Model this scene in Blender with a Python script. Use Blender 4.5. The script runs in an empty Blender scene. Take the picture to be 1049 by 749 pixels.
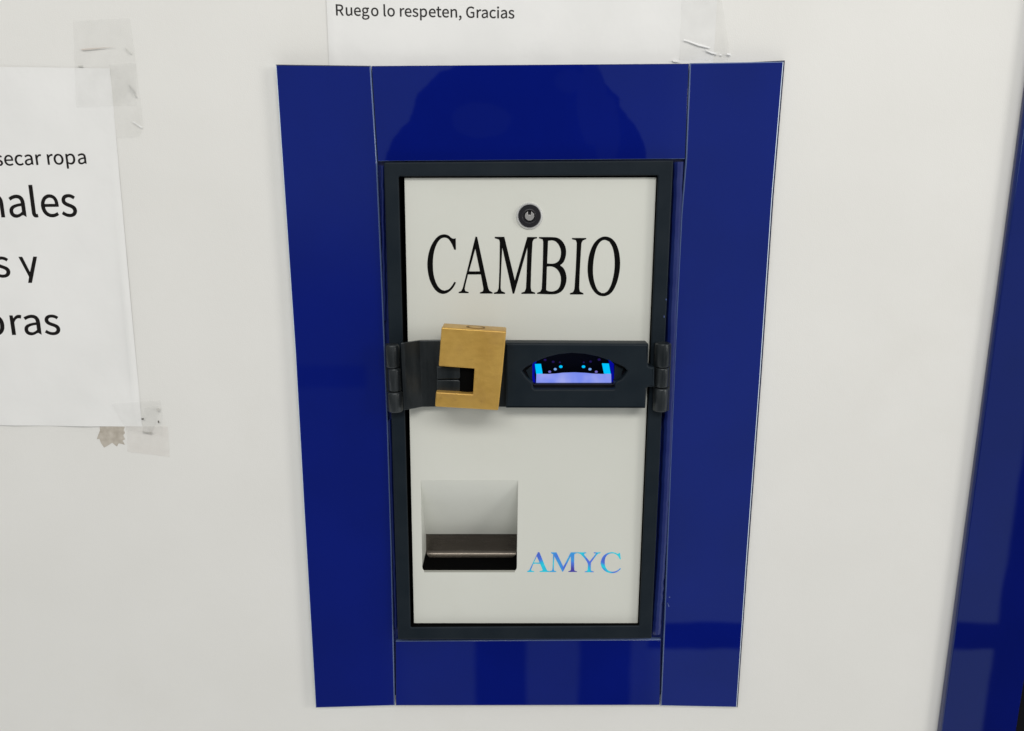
import bpy, bmesh, math, random
from mathutils import Vector, Matrix, noise as mnoise
random.seed(7)
SC = bpy.context.scene
COL = SC.collection

# ------------------------------------------------------------------ camera
F, CX, CY = 790.0, 524.5, 374.5
PITCH, YAW, ROLL = 0.218772, -0.00109, -0.001118
CAM = Vector((-0.01258, -0.63557, 0.18303))
cp, sp = math.cos(PITCH), math.sin(PITCH)
FWD = Vector((math.sin(YAW)*cp, math.cos(YAW)*cp, -sp))
_r = Vector((math.cos(YAW), -math.sin(YAW), 0)); _u = _r.cross(FWD)
RIGHT = _r*math.cos(ROLL) + _u*math.sin(ROLL)
UP = _u*math.cos(ROLL) - _r*math.sin(ROLL)

def P(px, py, depth):
    """where the sight line of a measured point meets the plane `depth` mm out from the wall: (x, z) in metres"""
    d = FWD + RIGHT*((px-CX)/F) - UP*((py-CY)/F)
    t = (-depth*0.001 - CAM.y)/d.y
    p = CAM + d*t
    return (p.x, p.z)

def P3(px, py, depth):
    x, z = P(px, py, depth)
    return Vector((x, -depth*0.001, z))

cam = bpy.data.cameras.new('camera'); co = bpy.data.objects.new('camera', cam); COL.objects.link(co)
cam.sensor_fit = 'HORIZONTAL'; cam.sensor_width = 36; cam.lens = 36*F/1049.0
cam.clip_start = 0.01; cam.clip_end = 100
M = Matrix((RIGHT, UP, -FWD)).transposed().to_4x4(); M.translation = CAM
co.matrix_world = M
SC.camera = co

# ------------------------------------------------------------------ materials
def new_mat(name, base=(.5,.5,.5), rough=.5, metal=0.0, ior=1.45, coat=0.0, coat_rough=0.03, spec=None):
    m = bpy.data.materials.new(name); m.use_nodes = True
    b = m.node_tree.nodes['Principled BSDF']
    b.inputs['Base Color'].default_value = (*base, 1)
    b.inputs['Roughness'].default_value = rough
    b.inputs['Metallic'].default_value = metal
    b.inputs['IOR'].default_value = ior
    b.inputs['Coat Weight'].default_value = coat
    b.inputs['Coat Roughness'].default_value = coat_rough
    if spec is not None: b.inputs['Specular IOR Level'].default_value = spec
    return m

def noise_col(m, c1, c2, scale, detail=4, lo=.35, hi=.65, stretch=(1,1,1), distort=0.0):
    nt = m.node_tree; b = nt.nodes['Principled BSDF']
    tc = nt.nodes.new('ShaderNodeTexCoord'); mp = nt.nodes.new('ShaderNodeMapping')
    mp.inputs['Scale'].default_value = stretch
    n = nt.nodes.new('ShaderNodeTexNoise'); n.inputs['Scale'].default_value = scale; n.inputs['Detail'].default_value = detail
    n.inputs['Distortion'].default_value = distort
    r = nt.nodes.new('ShaderNodeValToRGB'); r.color_ramp.elements[0].position = lo; r.color_ramp.elements[1].position = hi
    r.color_ramp.elements[0].color = (*c1,1); r.color_ramp.elements[1].color = (*c2,1)
    nt.links.new(tc.outputs['Object'], mp.inputs['Vector']); nt.links.new(mp.outputs[0], n.inputs['Vector'])
    nt.links.new(n.outputs['Fac'], r.inputs['Fac']); nt.links.new(r.outputs['Color'], b.inputs['Base Color'])
    return m

def noise_rough(m, lo, hi, scale, stretch=(1,1,1)):
    nt = m.node_tree; b = nt.nodes['Principled BSDF']
    tc = nt.nodes.new('ShaderNodeTexCoord'); mp = nt.nodes.new('ShaderNodeMapping')
    mp.inputs['Scale'].default_value = stretch
    n = nt.nodes.new('ShaderNodeTexNoise'); n.inputs['Scale'].default_value = scale; n.inputs['Detail'].default_value = 5
    r = nt.nodes.new('ShaderNodeMapRange'); r.inputs['From Min'].default_value = .3; r.inputs['From Max'].default_value = .7
    r.inputs['To Min'].default_value = lo; r.inputs['To Max'].default_value = hi
    nt.links.new(tc.outputs['Object'], mp.inputs['Vector']); nt.links.new(mp.outputs[0], n.inputs['Vector'])
    nt.links.new(n.outputs['Fac'], r.inputs['Value']); nt.links.new(r.outputs[0], b.inputs['Roughness'])
    return m

def bump(m, layers):
    """layers: (scale, strength, distance_m)"""
    nt = m.node_tree; b = nt.nodes['Principled BSDF']; prev = None
    tc = nt.nodes.new('ShaderNodeTexCoord')
    for scale, strength, dist in layers:
        n = nt.nodes.new('ShaderNodeTexNoise'); n.inputs['Scale'].default_value = scale; n.inputs['Detail'].default_value = 3
        bp = nt.nodes.new('ShaderNodeBump'); bp.inputs['Strength'].default_value = strength; bp.inputs['Distance'].default_value = dist
        nt.links.new(tc.outputs['Object'], n.inputs['Vector']); nt.links.new(n.outputs['Fac'], bp.inputs['Height'])
        if prev: nt.links.new(prev.outputs[0], bp.inputs['Normal'])
        prev = bp
    nt.links.new(prev.outputs[0], b.inputs['Normal'])
    return m

WALL = new_mat('painted wall', (.74,.735,.71), .55)
noise_col(WALL, (.735,.73,.705), (.755,.75,.727), 9, 6)
bump(WALL, [(1100,.22,.0005),(260,.07,.0008),(12,.2,.003)])
PAPER = new_mat('printer paper', (.785,.785,.775), .75); noise_col(PAPER, (.765,.766,.757), (.80,.80,.792), 14, 3)
bump(PAPER, [(28,.25,.004),(500,.1,.0003)])
INK = new_mat('toner', (.012,.009,.009), .45)
BLACKINK = new_mat('black lettering film', (.003,.003,.003), .7, spec=.06)
BLUE = new_mat('blue backed glass', (.0012,.0062,.155), .022, ior=1.42); 
noise_col(BLUE, (.0011,.0060,.147), (.0013,.0068,.165), 11, 3)
bump(BLUE, [(6,.035,.004)])
BLUE_DIMMED = new_mat('dimmed blue backed glass', (.0012,.005,.115), .022, ior=1.42); noise_col(BLUE_DIMMED,(.0011,.0048,.108),(.0013,.0053,.122),11,3); bump(BLUE_DIMMED, [(6,.035,.004)])  # strip's copy of the blue, darkened in colour for weaker light there
for _m0 in (BLUE, BLUE_DIMMED): _m0.node_tree.nodes['Principled BSDF'].inputs['Specular Tint'].default_value = (.66,1,.98,1)
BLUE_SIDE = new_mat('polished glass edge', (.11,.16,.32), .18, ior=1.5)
BLUE_PALE = new_mat('glass edge painted bright', (.66,.76,.88), .15, ior=1.5)  # light caught by the chamfers, put into a pale edge colour
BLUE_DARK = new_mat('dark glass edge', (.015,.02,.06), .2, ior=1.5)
BLUE_BACK = new_mat('blue backing board', (.006,.016,.13), .25); bump(BLUE_BACK, [(90,.4,.002)])
SEAL = new_mat('smeared sealant', (.03,.06,.25), .38); noise_col(SEAL, (.005,.014,.12),(.010,.024,.14), 40, 3, .4,.8); bump(SEAL, [(70,.25,.002)])
STEEL = new_mat('dark powder coated steel', (.009,.0145,.0205), .45, spec=.16); noise_col(STEEL, (.0072,.0125,.0185),(.0108,.0165,.0225), 40, 6); bump(STEEL, [(1400,.18,.0004)]); 
WORN = new_mat('worn dark steel', (.03,.036,.04), .32, metal=.35); noise_col(WORN, (.011,.015,.018),(.044,.050,.054), 90, 8, .35,.8, stretch=(1,1,.25)); bump(WORN, [(700,.2,.0005)])
BLACK = new_mat('flat void black', (.003,.003,.003), .9, spec=.02)  # flat black colour standing in for the dark of gaps and voids
DOORM = new_mat('grey green enamel', (.64,.65,.60), .42); noise_col(DOORM, (.63,.64,.59),(.65,.66,.612), 7, 5); bump(DOORM, [(1300,.12,.0004)])
CHROME = new_mat('chrome', (.74,.74,.75), .25, metal=.6)
LOCKBLK = new_mat('black lock face', (.016,.016,.02), .35, metal=.3)
BRASS = new_mat('brushed brass', (.6,.36,.1), .42, metal=.45); noise_col(BRASS, (.52,.31,.068),(.61,.385,.095), 55, 8, .3,.7, stretch=(1,1,.5)); noise_rough(BRASS, .34,.48, 120, (1,1,2)); bump(BRASS, [(420,.16,.0006),(60,.1,.001)])
def stain(m, col, scale, lo, hi, amount, stretch=(1,1,1)):
    """patches of another colour over the base"""
    nt = m.node_tree; b = nt.nodes['Principled BSDF']; src = b.inputs['Base Color'].links[0].from_socket
    tc = nt.nodes.new('ShaderNodeTexCoord'); mp = nt.nodes.new('ShaderNodeMapping'); mp.inputs['Scale'].default_value = stretch
    n = nt.nodes.new('ShaderNodeTexNoise'); n.inputs['Scale'].default_value = scale; n.inputs['Detail'].default_value = 9; n.inputs['Roughness'].default_value = .7
    r = nt.nodes.new('ShaderNodeMapRange'); r.inputs['From Min'].default_value = lo; r.inputs['From Max'].default_value = hi; r.inputs['To Max'].default_value = amount
    mx = nt.nodes.new('ShaderNodeMix'); mx.data_type = 'RGBA'; mx.inputs['B'].default_value = (*col,1)
    nt.links.new(tc.outputs['Object'], mp.inputs['Vector']); nt.links.new(mp.outputs[0], n.inputs['Vector']); nt.links.new(n.outputs['Fac'], r.inputs['Value'])
    nt.links.new(r.outputs[0], mx.inputs['Factor']); nt.links.new(src, mx.inputs['A']); nt.links.new(mx.outputs['Result'], b.inputs['Base Color'])
stain(BRASS, (.22,.12,.035), 62, .60,.76, .6)
stain(BRASS, (.75,.55,.22), 300, .62,.75, .22, (1,1,.2))
stain(BRASS, (.40,.22,.08), 24, .52,.7, .45)
stain(WALL, (.52,.50,.45), 240, .79,.81, .8)
stain(WALL, (.70,.69,.655), 5, .55,.72, .35)
stain(DOORM, (.42,.42,.37), 260, .74,.78, .6)
stain(DOORM, (.59,.595,.54), 11, .55,.75, .35)
stain(WORN, (.16,.165,.17), 330, .70,.80, .5)
stain(DOORM, (.50,.50,.45), 90, .66,.82, .3, (1,1,.25))
stain(STEEL, (.05,.06,.068), 420, .70,.76, .7)
TRAYSTEEL = new_mat('dark tray steel', (.135,.118,.10), .24, metal=.75); noise_rough(TRAYSTEEL,.18,.3,60,(1,1,8))
SCRAP = new_mat('old glue residue', (.46,.42,.36), .7); noise_col(SCRAP, (.38,.34,.285),(.54,.50,.44), 160, 6, .3,.7)
GLINT = new_mat('white tape glint', (.9,.9,.9), .12)
DIRT = new_mat('dirt in the tape', (.10,.095,.085), .8)
DARKGAP = new_mat('black of the opening', (.004,.004,.006), .6, spec=.05)

def glass_tape(name, tint, fac):
    m = bpy.data.materials.new(name); m.use_nodes = True; nt = m.node_tree
    b = nt.nodes['Principled BSDF']; b.inputs['Base Color'].default_value = (*tint,1); b.inputs['Roughness'].default_value = .25
    t = nt.nodes.new('ShaderNodeBsdfTransparent'); mx = nt.nodes.new('ShaderNodeMixShader')
    tc = nt.nodes.new('ShaderNodeTexCoord'); n = nt.nodes.new('ShaderNodeTexNoise'); n.inputs['Scale'].default_value = 70; n.inputs['Detail'].default_value = 6
    r = nt.nodes.new('ShaderNodeMapRange'); r.inputs['From Min'].default_value = .3; r.inputs['From Max'].default_value = .7
    r.inputs['To Min'].default_value = fac*.55; r.inputs['To Max'].default_value = fac*1.4
    nt.links.new(tc.outputs['Object'], n.inputs['Vector']); nt.links.new(n.outputs['Fac'], r.inputs['Value'])
    nt.links.new(r.outputs[0], mx.inputs['Fac'])
    nt.links.new(t.outputs[0], mx.inputs[1]); nt.links.new(b.outputs[0], mx.inputs[2])
    nt.links.new(mx.outputs[0], nt.nodes['Material Output'].inputs['Surface'])
    return m
TAPE = glass_tape('clear tape', (.60,.60,.57), .042)
TAPE_OLD = glass_tape('yellowed clear tape', (.66,.58,.52), .055)

def emit(name, col, s):
    m = bpy.data.materials.new(name); m.use_nodes = True; nt = m.node_tree
    e = nt.nodes.new('ShaderNodeEmission'); e.inputs['Color'].default_value = (*col,1); e.inputs['Strength'].default_value = s
    nt.links.new(e.outputs[0], nt.nodes['Material Output'].inputs['Surface']); return m
LED_CYAN = emit('cyan lamp', (.0,.55,1.0), 1.0)
LED_DOT = emit('pale blue led', (.25,.50,1.0), .75)
LED_VIOLET = emit('dim violet led', (.30,.25,.95), .5)
LED_DIM = emit('unlit violet led', (.05,.025,.26), .3)
HALO_BLUE = emit('deep blue glow', (.003,.006,.6), .5)
# light bar: brighter in the middle, as a lamp behind a diffuser is
BAR = bpy.data.materials.new('lit diffuser bar'); BAR.use_nodes = True
_nt = BAR.node_tree; _e = _nt.nodes.new('ShaderNodeEmission'); _tc = _nt.nodes.new('ShaderNodeTexCoord'); _n = _nt.nodes.new('ShaderNodeTexNoise')
_n.inputs['Scale'].default_value = 60; _r2 = _nt.nodes.new('ShaderNodeValToRGB')
_r2.color_ramp.elements[0].position=.35; _r2.color_ramp.elements[1].position=.65
_r2.color_ramp.elements[0].color=(.23,.31,1,1); _r2.color_ramp.elements[1].color=(.40,.45,1,1)
_nt.links.new(_tc.outputs['Object'],_n.inputs['Vector']); _nt.links.new(_n.outputs['Fac'],_r2.inputs['Fac']); _nt.links.new(_r2.outputs[0],_e.inputs['Color'])
_e.inputs['Strength'].default_value=.85; _nt.links.new(_e.outputs[0],_nt.nodes['Material Output'].inputs['Surface'])
# holographic foil: bands of cyan / blue / violet across the letters
FOIL = new_mat('holographic foil', (.2,.5,.8), .25, metal=.25)
_nt = FOIL.node_tree; _tc=_nt.nodes.new('ShaderNodeTexCoord'); _w=_nt.nodes.new('ShaderNodeTexNoise'); _w.inputs['Scale'].default_value=62; _w.inputs['Detail'].default_value=0
_r3=_nt.nodes.new('ShaderNodeValToRGB'); els=_r3.color_ramp.elements
els[0].position=.20; els[0].color=(.09,.08,.50,1); els[1].position=.78; els[1].color=(.12,.12,.75,1)
for pos,c in ((.34,(.10,.25,.98)),(.43,(.03,.66,1.0)),(.50,(.04,.82,1.0)),(.57,(.03,.62,1.0)),(.66,(.12,.24,.98))):
    e=els.new(pos); e.color=(*c,1)
_nt.links.new(_tc.outputs['Object'],_w.inputs['Vector']); _nt.links.new(_w.outputs['Fac'],_r3.inputs['Fac']); _nt.links.new(_r3.outputs[0],_nt.nodes['Principled BSDF'].inputs['Base Color'])

# ------------------------------------------------------------------ building helpers
def tag(o, label=None, cat=None, group=None, kind=None):
    for k, v in (('label',label),('category',cat),('group',group),('kind',kind)):
        if v: o[k] = v
    return o

def link(name, me, mats, parent=None):
    o = bpy.data.objects.new(name, me); COL.objects.link(o)
    for m in (mats if isinstance(mats, (list,tuple)) else [mats]): me.materials.append(m)
    if parent:
        o.parent = parent; o.matrix_parent_inverse = Matrix.Translation(-ORIGIN(parent))
    return o

def ORIGIN(p):
    v = Vector(p.location)
    return v + (ORIGIN(p.parent) + p.matrix_parent_inverse.translation if p.parent else Vector((0,0,0)))

def empty(name, loc):
    o = bpy.data.objects.new(name, None); COL.objects.link(o); o.location = loc; o.empty_display_size = .02
    return o

def smooth(me, angle=35):
    for p in me.polygons: p.use_smooth = True
    try: me.set_sharp_from_angle(angle=math.radians(angle))
    except Exception: pass

def plate(name, loops, back, front, mats, parent=None, bev=0.0, side=None, res=1, sm=False, grow=0.0):
    """flat piece between two depths (mm) cut to loops of (x,z) metres; first loop is the outline, the others holes.
    side: function(normal) -> material index for the faces that are not the front"""
    cu = bpy.data.curves.new('tmp', 'CURVE'); cu.dimensions = '2D'; cu.fill_mode = 'BOTH'
    h = (front-back)*0.0005
    cu.extrude = max(h - bev*.001, 1e-6); cu.bevel_depth = bev*.001; cu.bevel_resolution = res; cu.offset = (grow-bev)*.001
    for lp in loops:
        s = cu.splines.new('POLY'); s.points.add(len(lp)-1); s.use_cyclic_u = True
        for p, (x, z) in zip(s.points, lp): p.co = (x, z, 0, 1)
    t = bpy.data.objects.new('tmp', cu); COL.objects.link(t)
    dg = bpy.context.evaluated_depsgraph_get()
    me = bpy.data.meshes.new_from_object(t.evaluated_get(dg)); me.name = name
    bpy.data.objects.remove(t); bpy.data.curves.remove(cu)
    me.materials.clear()
    mid = -(front+back)*.0005
    for v in me.vertices: v.co = Vector((v.co.x, mid - v.co.z, v.co.y))
    bm = bmesh.new(); bm.from_mesh(me); bmesh.ops.remove_doubles(bm, verts=bm.verts, dist=1e-7)
    bmesh.ops.recalc_face_normals(bm, faces=bm.faces); bm.to_mesh(me); bm.free()
    if side:
        for p in me.polygons: p.material_index = side(p.normal)
    if sm:
        smooth(me)
        for p in me.polygons:
            if abs(p.normal.y) > .9995: p.use_smooth = False
    return link(name, me, mats, parent)

def px_loop(pts, depth): return [P(x, y, depth) for x, y in pts]

def rounded(pts, r, n=5):
    out = []
    k = len(pts)
    for i, p in enumerate(pts):
        rr = r[i] if isinstance(r,(list,tuple)) else r
        p = Vector(p); a = (Vector(pts[i-1])-p); b = (Vector(pts[(i+1)%k])-p)
        if rr <= 0: out.append(tuple(p)); continue
        rr = min(rr, a.length*.49, b.length*.49)
        s = p + a.normalized()*rr; e = p + b.normalized()*rr
        for j in range(n+1):
            t = j/n; q = s*(1-t)**2 + p*2*t*(1-t) + e*t*t; out.append((q.x,q.y))
    return out

def catmull(pts, corner=38, n=6):
    """closed outline through pts, smooth except at sharp turns"""
    k = len(pts); V = [Vector(p) for p in pts]; sharp = []
    for i in range(k):
        a = V[i]-V[i-1]; b = V[(i+1)%k]-V[i]
        sharp.append(a.length < 1e-9 or b.length < 1e-9 or math.degrees(a.angle(b)) > corner)
    out = []
    for i in range(k):
        p1, p2 = V[i], V[(i+1)%k]
        if sharp[i] and sharp[(i+1)%k]: out.append(tuple(p1)); continue
        p0 = V[i-1] if not sharp[i] else p1*2-p2
        p3 = V[(i+2)%k] if not sharp[(i+1)%k] else p2*2-p1
        L = (p2-p1).length
        m1 = (p2-p0); m2 = (p3-p1)
        m1 = m1.normalized()*L if m1.length>1e-9 else p2-p1
        m2 = m2.normalized()*L if m2.length>1e-9 else p2-p1
        for j in range(n):
            t = j/n; t2=t*t; t3=t2*t
            q = p1*(2*t3-3*t2+1)+m1*(t3-2*t2+t)+p2*(-2*t3+3*t2)+m2*(t3-t2); out.append((q.x,q.y))
    return out

def mesh_obj(name, verts, faces, mats, parent=None, sm=False, midx=None):
    me = bpy.data.meshes.new(name); me.from_pydata([tuple(v) for v in verts], [], faces)
    bm = bmesh.new(); bm.from_mesh(me); bmesh.ops.recalc_face_normals(bm, faces=bm.faces); bm.to_mesh(me); bm.free()
    if midx:
        for p, i in zip(me.polygons, midx): p.material_index = i
    if sm: smooth(me)
    return link(name, me, mats, parent)

def box8(name, front4, back4, mats, parent=None, bev=0.0):
    """solid between two quads of Vectors (same order)"""
    v = list(front4)+list(back4)
    f = [(0,1,2,3),(7,6,5,4)]+[(i,(i+1)%4,(i+1)%4+4,i+4) for i in range(4)]
    o = mesh_obj(name, v, f, mats, parent)
    if bev: bevel_mesh(o, bev)
    return o

def bevel_mesh(o, w, seg=3):
    bm = bmesh.new(); bm.from_mesh(o.data)
    es = [e for e in bm.edges if len(e.link_faces)==2 and e.calc_face_angle(0) > .5]
    bmesh.ops.bevel(bm, geom=es, offset=w*.001, segments=seg, affect='EDGES', profile=.5)
    bm.to_mesh(o.data); bm.free(); smooth(o.data, 40)

def lathe(name, center, prof, mats, parent=None, n=48, midx=None, cap=True):
    """prof: list of (radius mm, height mm out from center) turned about the wall normal"""
    vs, fs, mi = [], [], []
    for r, h in prof:
        for k in range(n):
            a = 2*math.pi*k/n
            vs.append((center.x+r*.001*math.cos(a), center.y-h*.001, center.z+r*.001*math.sin(a)))
    for i in range(len(prof)-1):
        for k in range(n):
            fs.append((i*n+k, i*n+(k+1)%n, (i+1)*n+(k+1)%n, (i+1)*n+k)); mi.append(midx[i] if midx else 0)
    if cap and prof[-1][0] > 0: fs.append(tuple(range((len(prof)-1)*n, len(prof)*n))); mi.append(midx[-1] if midx else 0)
    return mesh_obj(name, vs, fs, mats, parent, True, mi)

def tube(name, pts, rad, mats, parent=None, n=14, caps=True, bev=0):
    """round bar along pts (Vectors), rad mm (number or list)"""
    vs, fs = [], []
    k = len(pts)
    for i, p in enumerate(pts):
        d = (pts[min(i+1,k-1)]-pts[max(i-1,0)]).normalized()
        a = d.cross(Vector((0,1,0)));
        if a.length < .1: a = d.cross(Vector((1,0,0)))
        a.normalize(); b = d.cross(a)
        r = (rad[i] if isinstance(rad,(list,tuple)) else rad)*.001
        for j in range(n):
            t = 2*math.pi*j/n; vs.append(p + a*r*math.cos(t) + b*r*math.sin(t))
    for i in range(k-1):
        for j in range(n): fs.append((i*n+j, i*n+(j+1)%n, (i+1)*n+(j+1)%n, (i+1)*n+j))
    if caps: fs.append(tuple(range(n))); fs.append(tuple(range((k-1)*n, k*n)))
    return mesh_obj(name, vs, fs, mats, parent, True)

GLYPHS = {
 'R': [[[82,135,68,135,68,167],[68,199,68,230,82,230],[96,230,111,230,151,230],[173,218,173,185,173,151],[151,135,111,135,96,135]],[[155,36,176,0,188,0],[200,0,213,0,191,37],[169,75,147,112,182,121],[205,145,205,185,205,238],[168,257,116,257,89,257],[62,257,35,257,35,171],[35,86,35,0,46,0],[57,0,68,0,68,36],[68,73,68,109,83,109],[98,109,114,109,135,73]]],
 'u': [[[48,-5,88,-5,114,-5],[133,9,151,30,151,30],[151,30,152,30,152,20],[153,10,154,0,163,0],[172,0,181,0,181,63],[181,127,181,190,170,190],[159,190,149,190,149,145],[149,100,149,55,131,33],[117,23,97,23,72,23],[62,38,62,74,62,112],[62,151,62,190,51,190],[40,190,29,190,29,150],[29,110,29,70,29,21]]],
 'e': [[[58,-5,109,-5,135,-5],[155,4,172,15,168,22],[164,29,160,36,146,27],[131,21,113,21,77,21],[52,47,50,88,92,88],[135,88,178,88,179,92],[179,99,179,106,179,160],[152,195,103,195,60,195],[18,157,18,95,18,32]],[[83,110,49,110,53,148],[77,169,104,169,134,169],[151,149,151,110,117,110]]],
 'g': [[[50,-88,96,-88,155,-88],[193,-57,193,-22,193,10],[170,23,126,23,114,23],[101,23,89,23,63,23],[56,32,56,44,56,55],[61,61,68,67,76,63],[87,60,96,60,135,60],[166,86,166,126,166,143],[159,157,150,166,163,166],[176,166,189,166,189,174],[189,182,189,190,167,190],[145,190,123,190,116,193],[107,195,96,195,58,195],[25,169,25,127,25,104],[37,86,50,76,50,76],[50,75,50,75,40,68],[29,55,29,39,29,24],[36,14,46,8,46,7],[46,7,46,6,28,-5],[18,-20,18,-37,18,-69]],[[118,82,96,82,74,82],[56,99,56,127,56,155],[74,172,96,172,119,172],[137,155,137,127,137,99]],[[138,-65,101,-65,66,-65],[46,-53,46,-32,46,-21],[51,-10,65,0,74,-2],[83,-3,90,-3,101,-3],[112,-3,123,-3,148,-3],[161,-9,161,-27,161,-47]]],
 'o': [[[60,-5,106,-5,153,-5],[194,32,194,95,194,158],[153,195,106,195,60,195],[18,158,18,95,18,32]],[[139,22,106,22,73,22],[51,51,51,95,51,139],[73,168,106,168,139,168],[161,139,161,95,161,51]]],
 'l': [[[42,-5,66,-5,75,-5],[80,-3,84,-2,83,6],[81,15,80,23,76,22],[75,22,73,22,68,22],[64,26,64,36,64,117],[64,198,64,279,54,279],[43,279,32,279,32,198],[32,118,32,38,32,11]]],
 'r': [[[32,63,32,0,43,0],[54,0,64,0,64,41],[64,81,64,122,77,154],[96,166,112,166,120,166],[124,165,131,163,133,172],[135,182,137,191,131,194],[125,195,116,195,95,195],[76,180,62,155,62,155],[62,155,62,155,61,167],[60,179,58,190,50,190],[41,190,32,190,32,127]]],
 's': [[[55,-5,82,-5,127,-5],[151,21,151,52,151,88],[121,99,93,110,72,118],[52,125,52,143,52,158],[63,170,88,170,104,170],[118,163,131,153,136,160],[141,167,146,173,132,185],[111,195,87,195,46,195],[22,171,22,141,22,109],[50,96,77,86,98,78],[120,69,120,50,120,34],[108,20,83,20,60,20],[43,29,27,43,21,36],[16,29,11,22,29,7]]],
 'p': [[[32,10,32,-80,43,-80],[54,-80,64,-80,64,-59],[64,-37,64,-16,64,-5],[64,6,63,18,81,3],[99,-5,116,-5,159,-5],[199,33,199,98,199,157],[172,195,123,195,101,195],[79,182,62,168,62,168],[62,168,62,168,61,175],[60,183,58,190,50,190],[41,190,32,190,32,100]],[[142,22,111,22,98,22],[81,27,64,42,64,75],[64,109,64,142,83,159],[99,168,115,168,151,168],[165,140,165,98,165,51]]],
 't': [[[51,-5,92,-5,104,-5],[116,-1,127,2,125,11],[123,19,121,27,114,24],[106,21,99,21,77,21],[70,35,70,58,70,93],[70,129,70,164,87,164],[104,164,121,164,121,173],[121,181,121,190,104,190],[87,190,70,190,70,208],[70,226,70,244,61,244],[52,244,43,244,42,226],[41,208,40,190,30,190],[19,189,9,188,9,180],[9,172,9,164,19,164],[28,164,38,164,38,129],[38,94,38,59,38,21]]],
 ',': [[[24,-60,26,-67,58,-53],[77,-27,77,7,77,30],[67,44,50,44,37,44],[26,36,26,22,26,8],[37,-1,50,-1,51,-1],[52,0,54,0,53,-21],[40,-38,19,-48,21,-54]]],
 'G': [[[69,-5,136,-5,171,-5],[199,8,215,25,215,61],[215,97,215,133,187,133],[159,133,131,133,131,124],[131,115,131,106,149,106],[167,106,186,106,186,84],[186,61,186,39,175,29],[158,24,139,24,84,24],[54,64,54,129,54,193],[87,233,139,233,165,233],[181,222,194,209,200,216],[206,223,212,230,197,245],[174,261,138,261,70,261],[20,211,20,128,20,45]]],
 'c': [[[57,-5,107,-5,130,-5],[152,5,169,19,164,26],[159,34,155,41,143,30],[127,22,110,22,75,22],[51,51,51,95,51,139],[76,168,111,168,126,168],[138,161,149,152,154,159],[160,166,165,173,152,185],[134,195,110,195,61,195],[18,158,18,95,18,32]]],
 'i': [[[32,63,32,0,43,0],[54,0,64,0,64,63],[64,127,64,190,54,190],[43,190,32,190,32,127]],[[36,229,48,229,61,229],[70,238,70,251,70,263],[61,271,48,271,36,271],[27,263,27,251,27,238]]],
 'a': [[[44,-5,76,-5,99,-5],[121,8,139,23,139,23],[140,23,140,23,141,15],[142,8,143,0,152,0],[160,0,169,0,169,39],[169,78,169,117,169,164],[150,195,103,195,72,195],[46,181,29,170,33,163],[37,155,41,148,56,158],[76,168,98,168,129,168],[137,145,137,120,56,111],[21,91,21,49,21,15]],[[103,21,85,21,66,21],[51,30,51,51,51,76],[73,92,137,99,137,81],[137,64,137,46,119,30]]],
 'n': [[[32,63,32,0,43,0],[54,0,64,0,64,46],[64,92,64,138,83,157],[97,167,116,167,141,167],[152,152,152,116,152,77],[152,39,152,0,163,0],[174,0,184,0,184,40],[184,80,184,120,184,169],[166,195,126,195,100,195],[80,181,62,162,62,162],[62,162,62,162,61,172],[60,181,58,190,50,190],[41,190,32,190,32,127]]],
 'y': [[[27,-82,35,-82,73,-82],[93,-53,106,-16,130,53],[154,121,178,190,167,190],[157,190,147,190,135,155],[124,120,112,85,107,68],[102,48,97,31,96,31],[96,31,95,31,89,49],[82,68,76,85,63,120],[51,155,38,190,27,190],[16,190,5,190,30,127],[55,63,81,0,79,-5],[78,-10,77,-15,69,-38],[55,-56,34,-56,29,-56],[23,-54,19,-53,17,-61],[15,-70,13,-78,19,-81]]],
 'm': [[[32,63,32,0,43,0],[54,0,64,0,64,46],[64,92,64,138,82,158],[98,167,112,167,136,167],[147,152,147,116,147,77],[147,39,147,0,158,0],[169,0,179,0,179,46],[179,92,179,138,197,158],[213,167,227,167,251,167],[263,152,263,116,263,77],[263,39,263,0,273,0],[284,0,294,0,294,40],[294,80,294,120,294,169],[276,195,237,195,214,195],[194,180,174,159,166,181],[151,195,121,195,99,195],[79,181,62,162,62,162],[62,162,62,162,61,172],[60,181,58,190,50,190],[41,190,32,190,32,127]]],
 'b': [[[98,-5,116,-5,159,-5],[199,33,199,98,199,157],[172,195,123,195,102,195],[81,183,63,168,63,180],[64,191,64,202,64,228],[64,253,64,279,54,279],[43,279,32,279,32,186],[32,93,32,0,41,0],[49,0,58,0,59,7],[60,13,61,20,61,20],[62,20,62,20,78,5]],[[142,22,111,22,98,22],[81,27,64,42,64,75],[64,109,64,142,82,159],[99,168,115,168,151,168],[165,140,165,98,165,51]]],
 'd': [[[49,-5,97,-5,120,-5],[140,8,155,22,155,22],[155,22,156,22,157,15],[158,7,159,0,167,0],[176,0,185,0,185,93],[185,186,185,279,174,279],[163,279,153,279,153,254],[153,230,153,206,153,195],[154,184,154,173,138,187],[123,195,101,195,57,195],[19,157,19,95,19,32]],[[121,22,104,22,71,22],[51,49,51,95,51,139],[76,168,106,168,122,168],[137,162,153,148,153,115],[153,82,153,48,137,31]]],
}
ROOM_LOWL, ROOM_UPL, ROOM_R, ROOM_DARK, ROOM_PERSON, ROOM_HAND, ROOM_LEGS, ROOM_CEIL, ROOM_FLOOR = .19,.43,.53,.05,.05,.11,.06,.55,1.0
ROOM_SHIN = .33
LAMP, LAMP2 = 40.0, 23.0
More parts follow.
